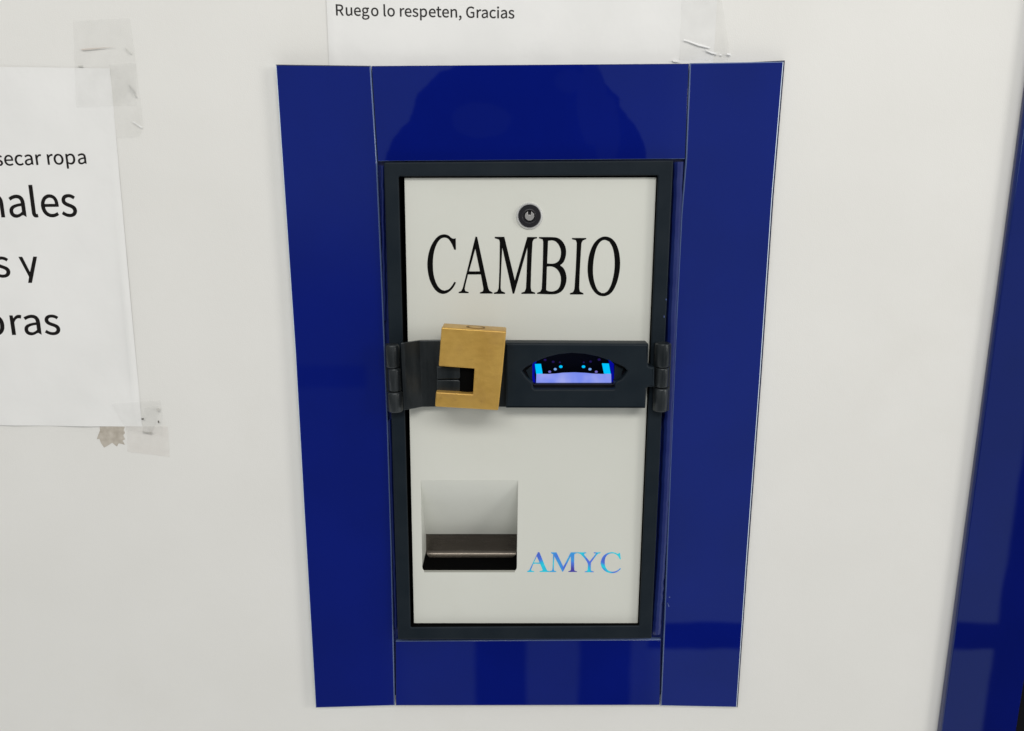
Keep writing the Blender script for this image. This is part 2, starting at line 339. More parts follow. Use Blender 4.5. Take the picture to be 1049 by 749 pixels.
# ------------------------------------------------------------------ lettering from outlines
def glyph_loops(ch):
    """outline loops of a letter in em/1000 units"""
    if ch == 'y':      # plain straight-tailed y of the notice
        return [[(0,190),(30,190),(84,38),(133,190),(163,190),(86,-58),(56,-58),(71,-2)]]
    res = []
    for lp in GLYPHS[ch]:
        out = []; k = len(lp)
        for i in range(k):
            a = lp[i]; b = lp[(i+1)%k]
            p0, p1, p2, p3 = Vector(a[2:4]), Vector(a[4:6]), Vector(b[0:2]), Vector(b[2:4])
            straight = (p1-p0).cross(p3-p0) if False else 0
            n = 1 if ((p1-p0).length < 1.5 and (p3-p2).length < 1.5) else 6
            for j in range(n):
                t = j/n
                q = p0*(1-t)**3+p1*3*t*(1-t)**2+p2*3*t*t*(1-t)+p3*t**3
                out.append((q.x,q.y))
        res.append(out)
    return res

RSB = {'l':22,'r':-6,'t':4,'s':14,'c':8,'y':4,',':18,'e':14,'o':16,'a':26,'i':26}
def text_loops(s, lead=0):
    """all loops of a line in em/1000 with plain advances; returns loops and the x ranges of the characters"""
    x = 0; loops = []; rng = []
    for ch in s:
        if ch == ' ': x += 82; rng.append((x,x)); continue
        L = glyph_loops(ch)
        mx = max(p[0] for l in L for p in l); mn = min(p[0] for l in L for p in l)
        loops += [[(px+x,pz) for px,pz in l] for l in L]; rng.append((x+mn,x+mx))
        x += mx + RSB.get(ch, 30)
    return loops, rng

def line_of_text(name, s, i0, a, b, top, em_h, depth, mat, parent, hfun=None, grow=.13):
    """s set so that characters i0.. run from a to b (measured baseline points) and em_h units reach `top` px above a"""
    loops, rng = text_loops(s)
    x0 = rng[i0][0]; x1 = rng[-1][1]
    A = Vector(P(*a, depth)); B = Vector(P(*b, depth)); T = Vector(P(a[0], a[1]-top, depth))
    ex = (B-A)/(x1-x0); ez = (T.y-A.y)/em_h
    out = [[(A.x+ex.x*(x-x0), A.y+ex.y*(x-x0)+ez*z) for x,z in l] for l in loops]
    o = plate(name, out, depth-.03, depth+.03, mat, parent, grow=grow)
    if hfun:
        for v in o.data.vertices:
            X, Z = v.co.x, v.co.z
            v.co.y = -(hfun(X,Z)+.12)*.001
    return o

def traced(pts, ox, oy, s, depth):
    return catmull([P(ox+x/s, oy+y/s, depth) for x,y in pts], 36, 6)

# ------------------------------------------------------------------ the wall (opening behind the machine)
hole = px_loop([(400,172),(683,170),(661,649),(413,650)], 0)
wall = plate('wall', [[(-3,-2.5),(3,-2.5),(3,2.5),(-3,2.5)], hole], -60, 0, WALL); tag(wall, kind='structure')
# cut the plate's back hollow is not needed: the machine housing fills the opening

# ------------------------------------------------------------------ blue glass surround
sur = empty('glass_surround', P3(540,395,3))
tag(sur, 'wide royal blue glass border glued in four strips round the change machine', 'glass border')
GD = 8.0
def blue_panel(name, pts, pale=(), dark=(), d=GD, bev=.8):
    """pale / dark: outward directions (x,z) whose edge faces take a pale colour for caught light, or a dark one"""
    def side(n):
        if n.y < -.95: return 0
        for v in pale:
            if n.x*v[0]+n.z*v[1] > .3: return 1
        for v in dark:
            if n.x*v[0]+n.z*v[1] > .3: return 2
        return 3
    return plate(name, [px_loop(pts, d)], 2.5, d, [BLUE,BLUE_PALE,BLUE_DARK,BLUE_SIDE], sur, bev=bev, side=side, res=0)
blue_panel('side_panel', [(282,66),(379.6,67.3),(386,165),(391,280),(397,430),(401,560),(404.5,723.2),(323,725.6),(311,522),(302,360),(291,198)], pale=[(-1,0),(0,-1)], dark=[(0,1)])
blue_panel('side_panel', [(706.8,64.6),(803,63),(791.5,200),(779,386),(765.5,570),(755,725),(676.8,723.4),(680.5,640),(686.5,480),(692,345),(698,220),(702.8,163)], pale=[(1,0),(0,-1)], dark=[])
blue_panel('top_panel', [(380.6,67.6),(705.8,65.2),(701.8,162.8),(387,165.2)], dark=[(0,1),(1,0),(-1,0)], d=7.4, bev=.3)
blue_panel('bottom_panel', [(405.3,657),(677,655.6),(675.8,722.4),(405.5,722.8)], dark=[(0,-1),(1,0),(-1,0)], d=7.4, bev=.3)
plate('backing_board', [px_loop([(340,75),(745,73),(710,712),(365,713)],3), px_loop([(404,178),(679,176),(659,644),(418,645)],3)], .4, 2.3, BLUE_BACK, sur)
# uneven smears of sealant in the joint beside the machine's frame
def bead(pts, rad, seed, d):
    rnd = random.Random(seed); vs = []; rr = []
    for (x0,y0),(x1,y1) in zip(pts, pts[1:]):
        for k in range(24):
            t = k/24; vs.append(P3(x0+(x1-x0)*t+rnd.uniform(-.35,.35), y0+(y1-y0)*t, d)); rr.append(rad*rnd.uniform(.93,1.05))
    return tube('sealant_bead', vs, rr, SEAL, sur, 10)
plate('backing_film', [px_loop([(760,64.2),(804,62.0),(792.6,200),(780.1,386),(766.5,570),(755.6,724.6),(720,722)],3.0)], .3, 3.0, BLUE_DARK, sur)
bead([(695,166),(688,330),(684,440),(678,560),(671.5,652)], 4.3, 3, 5.0)
bead([(391.5,170),(394,335)], 1.3, 5, 4.6)
bead([(399,430),(406,652)], 1.3, 8, 4.6)
for (x,y,w,h,s) in ((681,306,.45,.9,1),(679,323.5,.4,1.3,2),(686,612,.8,.4,3),(684,618,.5,.4,4)):
    rnd = random.Random(s)
    lp = [(x+w*math.cos(a)*rnd.uniform(.6,1.2), y+h*math.sin(a)*rnd.uniform(.6,1.2)) for a in [i*math.pi/5 for i in range(10)]]
    plate('sealant_smear', [px_loop(lp, 8.6)], 3.5, 8.6 if x>685 or x<393 else 14.4, new_mat('dried pale sealant', (.09,.13,.33), .4), sur)

# ------------------------------------------------------------------ change machine
mc = empty('change_machine', P3(540,420,0))
tag(mc, 'money changing machine with grey green door marked CAMBIO in a dark steel frame', 'change machine')
BD = 14.0
fr_out = rounded(px_loop([(393,166.3),(690,164.2),(667.6,654.4),(407.5,655.6)],BD), .0015)
fr_in = rounded(px_loop([(408.2,180.8),(674.2,179.6),(654.8,641.4),(420.6,643)],BD), .0012)
of = plate('outer_frame', [fr_out, fr_in], 1.0, BD, [STEEL, BLACK], mc, bev=1.1, res=2, sm=True)
ix = [p[0] for p in fr_in]; iz = [p[1] for p in fr_in]
for p in of.data.polygons:      # inner flanks of the frame blacked to carry the darkness of the door gap
    c = p.center
    if abs(p.normal.y) < .05 and min(ix)-.002 < c.x < max(ix)+.002 and min(iz)-.002 < c.z < max(iz)+.002: p.material_index = 1
# black housing behind the door: four sides and a back
def housing():
    a = [P(406,179,0),P(676,178,0),P(657,644,0),(P(419,645,0))]
    f = [Vector((x,-.006,z)) for x,z in a]; b = [Vector((x,.055,z)) for x,z in a]
    return mesh_obj('housing', f+b, [(i,(i+1)%4,4+(i+1)%4,4+i) for i in range(4)]+[(4,5,6,7)], BLACK, mc)
housing()
DD = 9.0
tray_hole = rounded(px_loop([(431,492.5),(530.6,492.5),(529.4,585.6),(432.6,585.6)],DD), [.0003,.0003,.0045,.0045])
reader_hole = px_loop([(528,356),(642,356),(640,414),(530,414)],DD)
door = plate('door', [rounded(px_loop([(414.2,182.2),(672.4,181.6),(653.4,638.6),(424,638.6)],DD),.0006), tray_hole, reader_hole], 7.6, DD, DOORM, mc, bev=.3)
# CAMBIO
C1 = (430,230,9.364); 
cambio = [
 [(345,240),(343,135),(322,138),(303,131),(272,106),(235,97),(190,108),(148,146),(110,210),(85,290),(75,380),(83,470),(106,552),(145,620),(185,654),(225,664),(268,652),(305,622),(330,588),(345,558),(333,553),(310,590),(280,622),(240,637),(205,627),(170,590),(143,530),(128,460),(124,370),(130,290),(148,218),(175,163),(205,133),(240,124),(275,137),(300,170),(318,205),(332,240)],
 [(536,120),(549,120),(655,610),(668,638),(697,653),(697,661),(580,661),(580,653),(604,645),(612,630),(610,600),(588,478),(461,478),(430,612),(435,640),(467,650),(467,657),(375,657),(375,650),(400,640),(415,608)],
 [(533,225),(470,452),(580,452)],
 [(722,121),(810,121),(912,545),(1033,123),(1123,123),(1123,131),(1093,140),(1080,170),(1063,600),(1070,642),(1105,656),(1105,664),(978,664),(978,656),(1008,646),(1021,610),(1035,205),(905,662),(893,662),(790,205),(774,605),(782,640),(817,656),(817,664),(713,664),(713,656),(745,646),(759,606),(770,175),(762,143),(722,131)],
]
C2 = (535,230,9.364)
cambio2 = [
 [(163,123),(310,125),(352,137),(387,168),(411,212),(419,262),(412,318),(393,362),(360,392),(394,420),(415,465),(423,522),(412,580),(385,630),(348,657),(300,668),(145,664),(145,656),(175,646),(189,615),(203,170),(196,142),(163,131)],
 [(246,155),(290,151),(327,166),(356,203),(372,250),(371,300),(355,345),(325,370),(290,378),(237,376)],
 [(235,402),(285,402),(325,420),(356,457),(372,510),(369,570),(350,615),(320,637),(280,645),(245,640),(228,630)],
 [(480,132),(612,132),(612,139),(580,152),(566,185),(545,605),(552,645),(585,661),(585,670),(460,670),(460,661),(490,650),(503,615),(525,185),(516,150),(480,140)],
 [(800,118),(852,134),(895,180),(925,260),(937,360),(930,460),(905,560),(865,640),(820,677),(768,686),(718,668),(675,620),(645,550),(630,460),(632,370),(648,280),(680,200),(720,150),(760,125)],
 [(797,147),(838,165),(868,220),(885,300),(889,390),(880,480),(858,570),(825,635),(790,659),(760,660),(725,635),(698,580),(680,500),(677,420),(685,330),(705,240),(735,180),(765,153)],
]
LD = DD+.15
plate('lettering', [traced(p,*C1,LD) for p in cambio]+[traced(p,*C2,LD) for p in cambio2], DD-.02, LD, BLACKINK, door, grow=.18)
C3 = (530,555,9.122)
amyc = [
 [(193,98),(206,98),(272,258),(282,272),(302,276),(302,283),(208,283),(208,276),(232,272),(236,262),(212,206),(150,206),(128,260),(134,273),(157,277),(157,283),(92,283),(92,276),(112,266)],
 [(182,135),(155,196),(208,196)],
 [(315,100),(365,100),(430,235),(500,100),(557,100),(557,107),(537,113),(532,125),(532,262),(539,274),(557,277),(557,283),(476,283),(476,277),(494,272),(500,262),(500,135),(427,280),(420,280),(345,135),(341,260),(347,272),(364,277),(364,283),(300,283),(300,277),(320,272),(328,258),(335,118),(315,107)],
 [(560,100),(642,100),(642,107),(625,112),(624,122),(676,186),(728,120),(733,110),(715,107),(715,100),(777,100),(777,107),(750,116),(687,197),(687,262),(693,274),(714,279),(714,285),(630,285),(630,279),(650,274),(656,262),(656,200),(590,116),(560,107)],
 [(967,165),(960,106),(948,106),(940,116),(915,104),(880,99),(835,110),(800,140),(780,188),(785,230),(808,265),(845,287),(890,294),(932,283),(968,254),(961,247),(930,272),(890,281),(855,273),(830,248),(817,205),(820,160),(837,128),(865,112),(895,109),(925,121),(945,140),(957,165)],
]
foil = plate('foil_logo', [traced(p,*C3,LD) for p in amyc], DD-.02, LD, FOIL, door)
# round key lock
lc = P3(542.4,221.2,DD)
kl = empty('key_lock', lc); kl.parent = mc; kl.matrix_parent_inverse = Matrix.Translation(-ORIGIN(mc))
lathe('collar', lc, [(10.6,0),(10.6,.8),(10.0,1.8),(9.4,2.4),(8.9,2.4),(8.9,1.3)], CHROME, kl, cap=False)
lathe('lock_face', lc, [(8.95,1.2),(8.95,2.9),(8.5,3.3),(6.1,3.3),(5.8,3.0),(5.5,2.9),(5.2,3.1),(4.5,3.1),(4.4,1.1),(.05,1.1)], LOCKBLK, kl)
core = [(3.7*math.cos(a),3.7*math.sin(a)) for a in [math.pi/2+.36+i*(2*math.pi-.72)/30 for i in range(31)]]
core = core + [(1.3,.9),(-1.3,.9)]
plate('key_core', [[(lc.x+x*.001, lc.z+z*.001) for x,z in core]], DD+.8, DD+3.0, new_mat('dull lock core',(.42,.42,.42),.3,metal=.5), kl, bev=.25)

# ---- coin tray
tr = empty('coin_tray', P3(481,540,DD)); tr.parent = mc; tr.matrix_parent_inverse = Matrix.Translation(-ORIGIN(mc))
def sweep_x(name, prof, xl, xr, mat, parent):
    """surface from a profile of (py, depth) spanning between measured left and right edges, with a thickness behind"""
    vs = []; fs = []
    n = len(prof)
    for (py,d) in prof:
        L = P3(xl(py),py,d); R_ = P3(xr(py),py,d); vs += [L, R_]
    fs = [(2*i,2*i+1,2*i+3,2*i+2) for i in range(n-1)]
    return mesh_obj(name, vs, fs, mat, parent, True)
lin = lambda y0,x0,y1,x1: (lambda y: x0+(x1-x0)*(y-y0)/(y1-y0))
scoop_prof = [(492.3,8.9),(495,8.0),(499,6.4),(504,4.0),(510,.8),(518,-4.4),(527,-9.6),(537,-15.2),(546.4,-20.4),(547.2,-21.2),(547,-22)]
sweep_x('scoop_plate', scoop_prof, lin(492,428,547,430), lin(492,533,547,532), DOORM, tr)
well = [(544,-23.4),(550,-23.3),(557,-23.1),(563,-22.7),(567,-21.9),(569.4,-20.4),(570.8,-18.6),(572,-17.4),(573.2,-17.2),(574.6,-18.2),(576.5,-21),(580,-25)]
sweep_x('coin_trough', well, lin(540,425,590,425), lin(540,537,590,537), TRAYSTEEL, tr)
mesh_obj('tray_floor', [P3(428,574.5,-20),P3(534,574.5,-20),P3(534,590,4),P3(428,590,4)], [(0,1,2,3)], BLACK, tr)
# painted cheeks and sill of the opening, running back from its edge
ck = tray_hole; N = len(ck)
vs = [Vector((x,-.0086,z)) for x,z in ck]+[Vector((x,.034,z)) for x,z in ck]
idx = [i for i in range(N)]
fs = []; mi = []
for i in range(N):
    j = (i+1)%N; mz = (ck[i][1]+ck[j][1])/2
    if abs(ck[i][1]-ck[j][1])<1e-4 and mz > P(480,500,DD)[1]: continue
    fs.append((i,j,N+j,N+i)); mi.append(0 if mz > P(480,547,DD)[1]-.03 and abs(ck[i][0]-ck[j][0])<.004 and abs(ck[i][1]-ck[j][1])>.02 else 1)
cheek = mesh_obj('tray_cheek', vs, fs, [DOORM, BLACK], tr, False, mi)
sl = P(432,585.4,DD)[1]
box8('tray_sill', [P3(434.5,586.4,9.1),P3(527.5,586.4,9.1),P3(527.5,584.2,9.1),P3(434.5,584.2,9.1)],
     [P3(434.5,586.4,5),P3(527.5,586.4,5),P3(527.5,584.2,5),P3(434.5,584.2,5)], new_mat('scuffed sill', (.33,.33,.29), .5), tr, .3)

# ---- bill reader behind the locking bar
rd = empty('bill_reader', P3(588,382,12)); rd.parent = mc; rd.matrix_parent_inverse = Matrix.Translation(-ORIGIN(mc))
RB = new_mat('black reader plastic', (.003,.003,.006), .4, spec=.2)
cc = lambda x,y: (520+x/8.07, 350+y/8.07)
mouth_d = 18.0
outer = px_loop([(529,355.5),(641,355.5),(640,412.5),(531,412.5)], mouth_d)
mouth = px_loop([cc(*p) for p in [(205,345),(205,190),(225,165),(330,120),(430,98),(540,92),(650,98),(750,118),(850,160),(885,190),(885,345),(870,352),(225,352)]], mouth_d)
plate('reader_bezel', [outer, mouth], 9.2, mouth_d, RB, rd, bev=.6, res=1)
cz = lambda x,y,d: P3(*cc(x,y),d)
# dark throat
a = [cz(150,80,9.4),cz(940,80,9.4),cz(940,400,9.4),cz(150,400,9.4)]; b = [v+Vector((0,.035,0)) for v in a]
mesh_obj('throat', a+b, [(i,(i+1)%4,4+(i+1)%4,4+i) for i in range(4)]+[(4,5,6,7)], RB, rd)
def bar_loop(d):
    top = [(238,268),(330,270),(400,266),(460,259),(550,256),(640,260),(700,266),(780,270),(856,268)]
    return [P(*cc(x,y),d) for x,y in top]+[P(*cc(858,348),d),P(*cc(236,348),d)]
plate('light_bar', [bar_loop(13)], 11.8, 13, BAR, rd, bev=.3)
for q in ([(226,187),(276,185),(290,266),(236,268)],[(780,181),(838,183),(853,268),(797,266)]):
    plate('light_block', [[P(*cc(*p),14) for p in q]], 13, 14, LED_CYAN, rd, bev=.3)
for q in ([(205,170),(240,160),(232,185),(222,268),(232,350),(222,350),(205,345)],[(838,160),(880,165),(885,345),(866,350),(862,270),(846,185)]):
    plate('glow_strip', [[P(*cc(*p),12) for p in q]], 5, 12, HALO_BLUE, rd)  # strips glow to stand in for the halo round the cyan blocks
for (x,y,r,m) in ((440,208,16,LED_CYAN),(628,208,16,LED_CYAN),(394,229,14,LED_DOT),(681,229,14,LED_DOT),(348,250,13,LED_VIOLET),(733,250,13,LED_VIOLET),(377,168,13,LED_DIM),(686,166,12,LED_DIM),(310,153,13,LED_DIM),(757,150,14,LED_DIM),(432,172,9,LED_DIM),(630,172,9,LED_DIM)):
    lp = [P(*cc(x+r*.92*math.cos(t), y+r*.72*math.sin(t)),11) for t in [i*math.pi/8 for i in range(16)]]
    plate('led', [lp], 10.4, 11, m, rd, bev=.2)
# side shutters of the mouth seen in the pointed ends of the cut-out
for q in ([(150,236),(205,200),(205,330),(185,318)],[(885,190),(960,225),(945,255),(945,300),(905,330),(885,340)]):
    plate('mouth_wing', [[P(*cc(*p),19.5) for p in q]], 17.8, 19.5, STEEL, rd, bev=.4)

# ------------------------------------------------------------------ locking bar
lb = empty('locking_bar', P3(540,384,20))
tag(lb, 'dark steel locking bar hinged across the machine door with a cut-out for banknotes', 'locking bar')
PD = 25.0
pl = [(517.5,351.6),(664.6,352.4),(664,375.6),(670.5,376.2),(670.5,396.6),(662.3,396.9),(661.4,418.6),(518,418.2)]
cut = [cc(*p) for p in [(120,245),(150,215),(215,178),(270,152),(330,130),(420,107),(530,97),(640,104),(750,126),(850,160),(920,193),(965,215),(992,245),(970,277),(942,310),(905,328),(887,342),(887,385),(872,394),(225,394),(211,382),(211,345),(190,326),(152,290)]]
cover = plate('cover_plate', [rounded(px_loop(pl,PD), [.001,.001,.002,.001,.001,.002,.001,.001]), px_loop(cut,PD)], 9.3, PD, STEEL, lb, bev=1.6, res=3, sm=True)
# hasp leaf folded back from the left hinge to the door face, then flat under the padlock
leaf_t = [(410.5,351.6,26),(414,351.2,26),(430,349.0,17),(449,348.8,17),(470,348.9,17),(519,349.2,17)]
leaf_b = [(413.6,420.2,26),(417,420.0,26),(432.5,417.0,17),(449,416.8,17),(470,417,17),(519,417,17)]
vs = [P3(*p) for p in leaf_t]+[P3(*p) for p in leaf_b]
vs += [v+Vector((0,.004,0)) for v in vs]
n = len(leaf_t); fs = []
for i in range(n-1):
    fs += [(i,i+1,n+i+1,n+i),(2*n+i,3*n+i,3*n+i+1,2*n+i+1),(i,2*n+i,2*n+i+1,i+1),(n+i,n+i+1,3*n+i+1,3*n+i)]
fs += [(0,n,3*n,2*n),(n-1,2*n+n-1,3*n+n-1,n+n-1)]
lf = mesh_obj('hasp_leaf', vs, fs, WORN, lb); bevel_mesh(lf, .5, 2); smooth(lf.data, 14)
# the two staples that stand up through the padlock's notch
for (y0,y1) in ((375.8,388.2),(389.0,401.2)):
    z = [P(440,y0,40)[1], P(440,y1,40)[1]]; xr = P(471.5,y0,40)[0]; xl = P(447.5,y0,40)[0]
    lp = rounded([(xl,z[1]),(xr,z[1]),(xr,z[0]),(xl,z[0])],[0,.0022,.0022,0])
    plate('staple', [lp], 16, 41, WORN, lb, bev=1.0, res=3, sm=True)
def hinge(segs, depth, pin):
    h = empty('hinge', P3(*pin,depth)); h.parent = lb; h.matrix_parent_inverse = Matrix.Translation(-ORIGIN(lb))
    for (xa,ya,xb,yb,r) in segs:
        p, q = P3(xa,ya,depth), P3(xb,yb,depth); d = (q-p).normalized()
        pts = [p+d*.0001, p+d*.0007, p+d*.0013, q-d*.0013, q-d*.0007, q-d*.0001]
        tube('knuckle', pts, [r*.86,r*.96,r,r,r*.96,r*.86], WORN, h, 28)
    return h
hl = hinge([(401.6,352.5,402.4,376.2,5.9),(403.8,376.8,404.8,400.4,5.3),(404.4,400.8,405.2,421.4,6.4)], 19, (403,386))
hr = hinge([(679,351,678.2,375.6,6.2),(678.4,376.2,677.4,396.4,5.6),(677.4,397,676.4,420.8,6.2)], 19, (678,386))
# bracket plates that carry the outer knuckles, welded onto the frame
for q in ([(394.5,352.5),(404,352.5),(406,421),(396.5,421)],[(671,352),(688,352),(685.5,421),(668.8,421)]):
    plate('hinge_bracket', [rounded(px_loop(q,17.5),.001)], 13.2, 17.5, WORN, lb, bev=.6, sm=True)
lathe('pin_head', P3(684.2,398.4,19.5), [(1.2,0),(1.2,.7),(.8,1.0)], WORN, lb, 20)

# ------------------------------------------------------------------ padlock
pk = empty('padlock', P3(482,378,35))
tag(pk, 'blocky brass padlock with a square notch clasped on the dark steel bar', 'padlock')
KD = 48.0
body_px = [(452.2,335.6),(518.6,339.8),(514.8,381),(510.4,420.6),(445.6,416.8),(446.6,401.8),(484.4,404.0),(486.0,377.8),(449.4,375.2)]
kl_loop = rounded(px_loop(body_px,KD), [.0012,.0012,0,.0012,.0012,.0007,.0007,.0007,.0007])
body = plate('lock_body', [kl_loop], 27, KD, BRASS, pk, bev=.9, res=3, sm=True)
# key cylinder let into the top face
tl = P3(452.2,335.6,KD); trr = P3(518.6,339.8,KD)
c = tl.lerp(trr,.52); c.y = -.0375
ex = (trr-tl).normalized(); ez = Vector((-ex.z,0,ex.x)); ey = Vector((0,-1,0))
def disc(name, r0, r1, h0, h1, mat, squash=.8):
    k = 32; vs=[]; fs=[]
    for (r,h) in ((r1,h0),(r1,h1),(r0,h1),(r0,h0)):
        for i in range(k):
            t = 2*math.pi*i/k; vs.append(c+ex*(r*.001*math.cos(t))+ey*(r*squash*.001*math.sin(t))+ez*(h*.001))
    for s in range(3):
        for i in range(k): fs.append((s*k+i,s*k+(i+1)%k,(s+1)*k+(i+1)%k,(s+1)*k+i))
    if r0 < .1: pass
    return mesh_obj(name, vs, fs, mat, pk, True)
disc('cylinder_rim', 6.0, 7.4, -.3, .35, new_mat('dark brass', (.22,.13,.04), .5, metal=.6))
disc('key_cylinder', .01, 5.6, -.3, .3, BRASS)
# locking bolt across the notch, black so it also fills in the shadow
tube('bolt_and_shadow', [P3(479,372,34),P3(477,407,34)], 8.2, BLACK, pk, 28)

# ------------------------------------------------------------------ paper notices
def paper(name, tl, tr_, bl, br, hfun, nx, nz, parent):
    vs=[]; fs=[]
    for j in range(nz+1):
        for i in range(nx+1):
            u=i/nx; v=j/nz
            p = (tl*(1-u)+tr_*u)*(1-v)+(bl*(1-u)+br*u)*v
            vs.append(Vector((p.x,-hfun(p.x,p.y)*.001,p.y)))
    for j in range(nz):
        for i in range(nx):
            a=j*(nx+1)+i; fs.append((a,a+1,a+nx+2,a+nx+1))
    o = mesh_obj(name, vs, fs, PAPER, parent, True)
    return o
A_tr = Vector(P(112.5,70,.5)); A_br = Vector(P(145.5,437.3,.5))
lx = Vector((-.21, .0028)); A_tl = A_tr+lx; A_bl = A_br+lx
def sst(a,b,x):
    t=max(0,min(1,(x-a)/(b-a))); return t*t*(3-2*t)
def hA(x,z):
    dz = z-A_bl.y-(A_br.y-A_bl.y)*((x-A_bl.x)/.21); t=(z-A_br.y)/(A_tr.y-A_br.y); xe = A_br.x+(A_tr.x-A_br.x)*t; dx = xe-x
    h = .45
    h += 1.1*(1-sst(0,.022,dz))*(.5+.5*math.sin((x-A_br.x)*105+.6))*sst(.012,.04,dx)
    h += .9*math.exp(-((dx-.0045)/.0022)**2)*sst(-.01,.05,dz)*(1-sst(A_tr.y-.075,A_tr.y-.045,z))*(.6+.4*math.sin(z*23))
    h += .55*mnoise.noise(Vector((x*16,z*16,1.3))) + .16*mnoise.noise(Vector((x*55,z*40,4)))
    return max(.15,h)
na = empty('paper_notice', Vector((A_bl.x+.1,-.0005,A_bl.y)))
tag(na, 'white notice of large printed words about drying clothes taped at far left', 'notice')
paper('sheet', A_tl, A_tr, A_bl, A_br, hA, 90, 120, na)
line_of_text('printed_line','secar ropa',0,(-4.5,169.8),(88.6,167.9),10.4,190,.5,INK,na,hA)
line_of_text('printed_line','males',1,(10.8,222.4),(79.4,221.6),22.0,190,.5,INK,na,hA,.2)
line_of_text('printed_line','s y',2,(22.0,283.6),(40.3,283.4),20.2,190,.5,INK,na,hA,.2)
line_of_text('printed_line','bras',1,(12.6,343.0),(62.2,342.6),19.6,190,.5,INK,na,hA,.2)

def tape_piece(pts, depth, mat, parent, hfun=None):
    return plate('tape', [px_loop(pts,depth)], depth-.08, depth, mat, parent)
def fleck(name, pts, d, mat, parent, th=.12):
    return plate(name, [px_loop(pts,d)], d-th, d, mat, parent)
# top right corner: two crossed pieces
tape_piece([(74.5,21),(133,18.5),(139,62),(140,108),(78,110)], 1.15, TAPE, na)
tape_piece([(112,66),(139,64),(147,130),(143,140),(120,142)], 1.3, TAPE, na)
fleck('tape_crease', [(83,50.2),(95,49.2),(118,48),(95,50.6),(84,51.6)], 1.36, DIRT and new_mat('brown tape line',(.60,.55,.50),.6), na)
fleck('tape_crease', [(80,67.2),(85,67.4),(85,68.8),(80,68.6)], 1.36, new_mat('grey tape line',(.50,.50,.47),.6), na)
fleck('tape_crease', [(130.8,85.6),(136,91.5),(140.4,100),(138.6,99.4),(134.2,91.5)], 1.36, new_mat('grey fold line',(.52,.52,.50),.5), na)
fleck('tape_crease', [(128.5,48.6),(134.5,54.2),(133.8,55.6),(128,49.6)], 1.36, new_mat('faint fold line',(.62,.62,.59),.5), na)
fleck('tape_crease', [(136,124),(145.6,130.2),(145,131.6),(135.6,125)], 1.36, PAPER, na)
# bottom right corner
tape_piece([(114,413.5),(164,410),(167,435),(166,446),(129,441)], 2.2, TAPE, na)
tape_piece([(129,436.5),(172,437),(174,468.5),(160,466.5),(130.5,463)], 1.0, TAPE_OLD, na)
tape_piece([(147,418),(163,416),(163,425),(156,443.5),(146,442)], 2.35, TAPE, na)
for q in ([(144.8,428.6),(147.2,428.4),(147.4,429.8),(145.2,430.2)],[(161.6,431.2),(163,431),(163.2,433.2),(161.8,433.4)]):
    fleck('tape_speck', q, 2.5, DIRT, na)
fleck('tape_speck', [(146,441.8),(150,442.8),(155.5,442.4),(154.5,444.8),(150,443.8),(146,443)], 2.5, new_mat('grey lint',(.42,.41,.38),.8), na)
fleck('tape_speck', [(160,419),(163.5,417.5),(163,421),(160.5,421.4)], 2.5, new_mat('grey lint',(.55,.54,.51),.8), na)
# old glue left on the wall under it
sc_px = [(102,436),(128.2,436),(126.5,441),(128,443.5),(126,446),(128,450),(125.5,451.5),(127.6,455.6),(122.5,454.2),(121.2,454.5),(119.6,457.4),(116.5,455),(115,453.6),(110.5,456.5),(106.6,458.6),(103.5,454),(101.8,449.5),(99.2,450),(100.5,446),(102.5,441)]
gl = plate('glue_residue', [px_loop(sc_px,.25)], -.2, .25, SCRAP)
tag(gl, 'ragged patch of brown old glue on the white wall under the notice corner', 'glue patch')

# notice above the surround
B_bl = Vector(P(337.6,74,.4)); B_l2 = Vector(P(338.2,0,.4)); B_br = Vector(P(730.4,72,.4))
upv = Vector((.0016,.205)); B_tl = B_bl+upv; B_tr = B_br+upv
def hB(x,z):
    h = .45+.35*mnoise.noise(Vector((x*14,z*17,7)))+.12*mnoise.noise(Vector((x*50,z*60,2)))
    h += .5*math.exp(-((x-B_bl.x-.004)/.004)**2)
    return max(.15,h)
nb = empty('paper_notice', Vector(((B_bl.x+B_br.x)/2,-.0005,B_bl.y)))
tag(nb, 'white notice ending in a line of thanks, tucked behind the top blue strip', 'notice')
paper('sheet', B_tl, B_tr, B_bl, B_br, hB, 110, 60, nb)
line_of_text('printed_line','Ruego lo respeten, Gracias',0,(344.6,15.8),(526.8,18.9),11.2,258,.5,new_mat('grey toner',(.035,.033,.033),.5),nb,hB)
tape_piece([(699,-30),(735,-30),(748,58),(745,62),(696,61.5)], 1.5, TAPE, nb)
for q in ([(700.5,40.4),(706,41.6),(716,45),(727.5,48.6),(727,49.6),(715,46.8),(706,43.2),(701,41.6)],
          [(722,50.6),(727,52.6),(734.5,54.4),(734,55.6),(729,55),(724,52.6)],
          [(737,55.2),(739.5,55.4),(739.5,56.6),(737,56.4)],[(744.5,54.6),(748.6,54.8),(748.4,56.8),(745,56.4)],[(688,61.6),(693,62.4),(697,63.6),(690,63.6)]):
    plate('tape_glare', [px_loop(q,2.0)], 1.4, 2.0, GLINT, nb, bev=.15, sm=True)  # opaque white ridges paint in the glare of the tape wrinkles

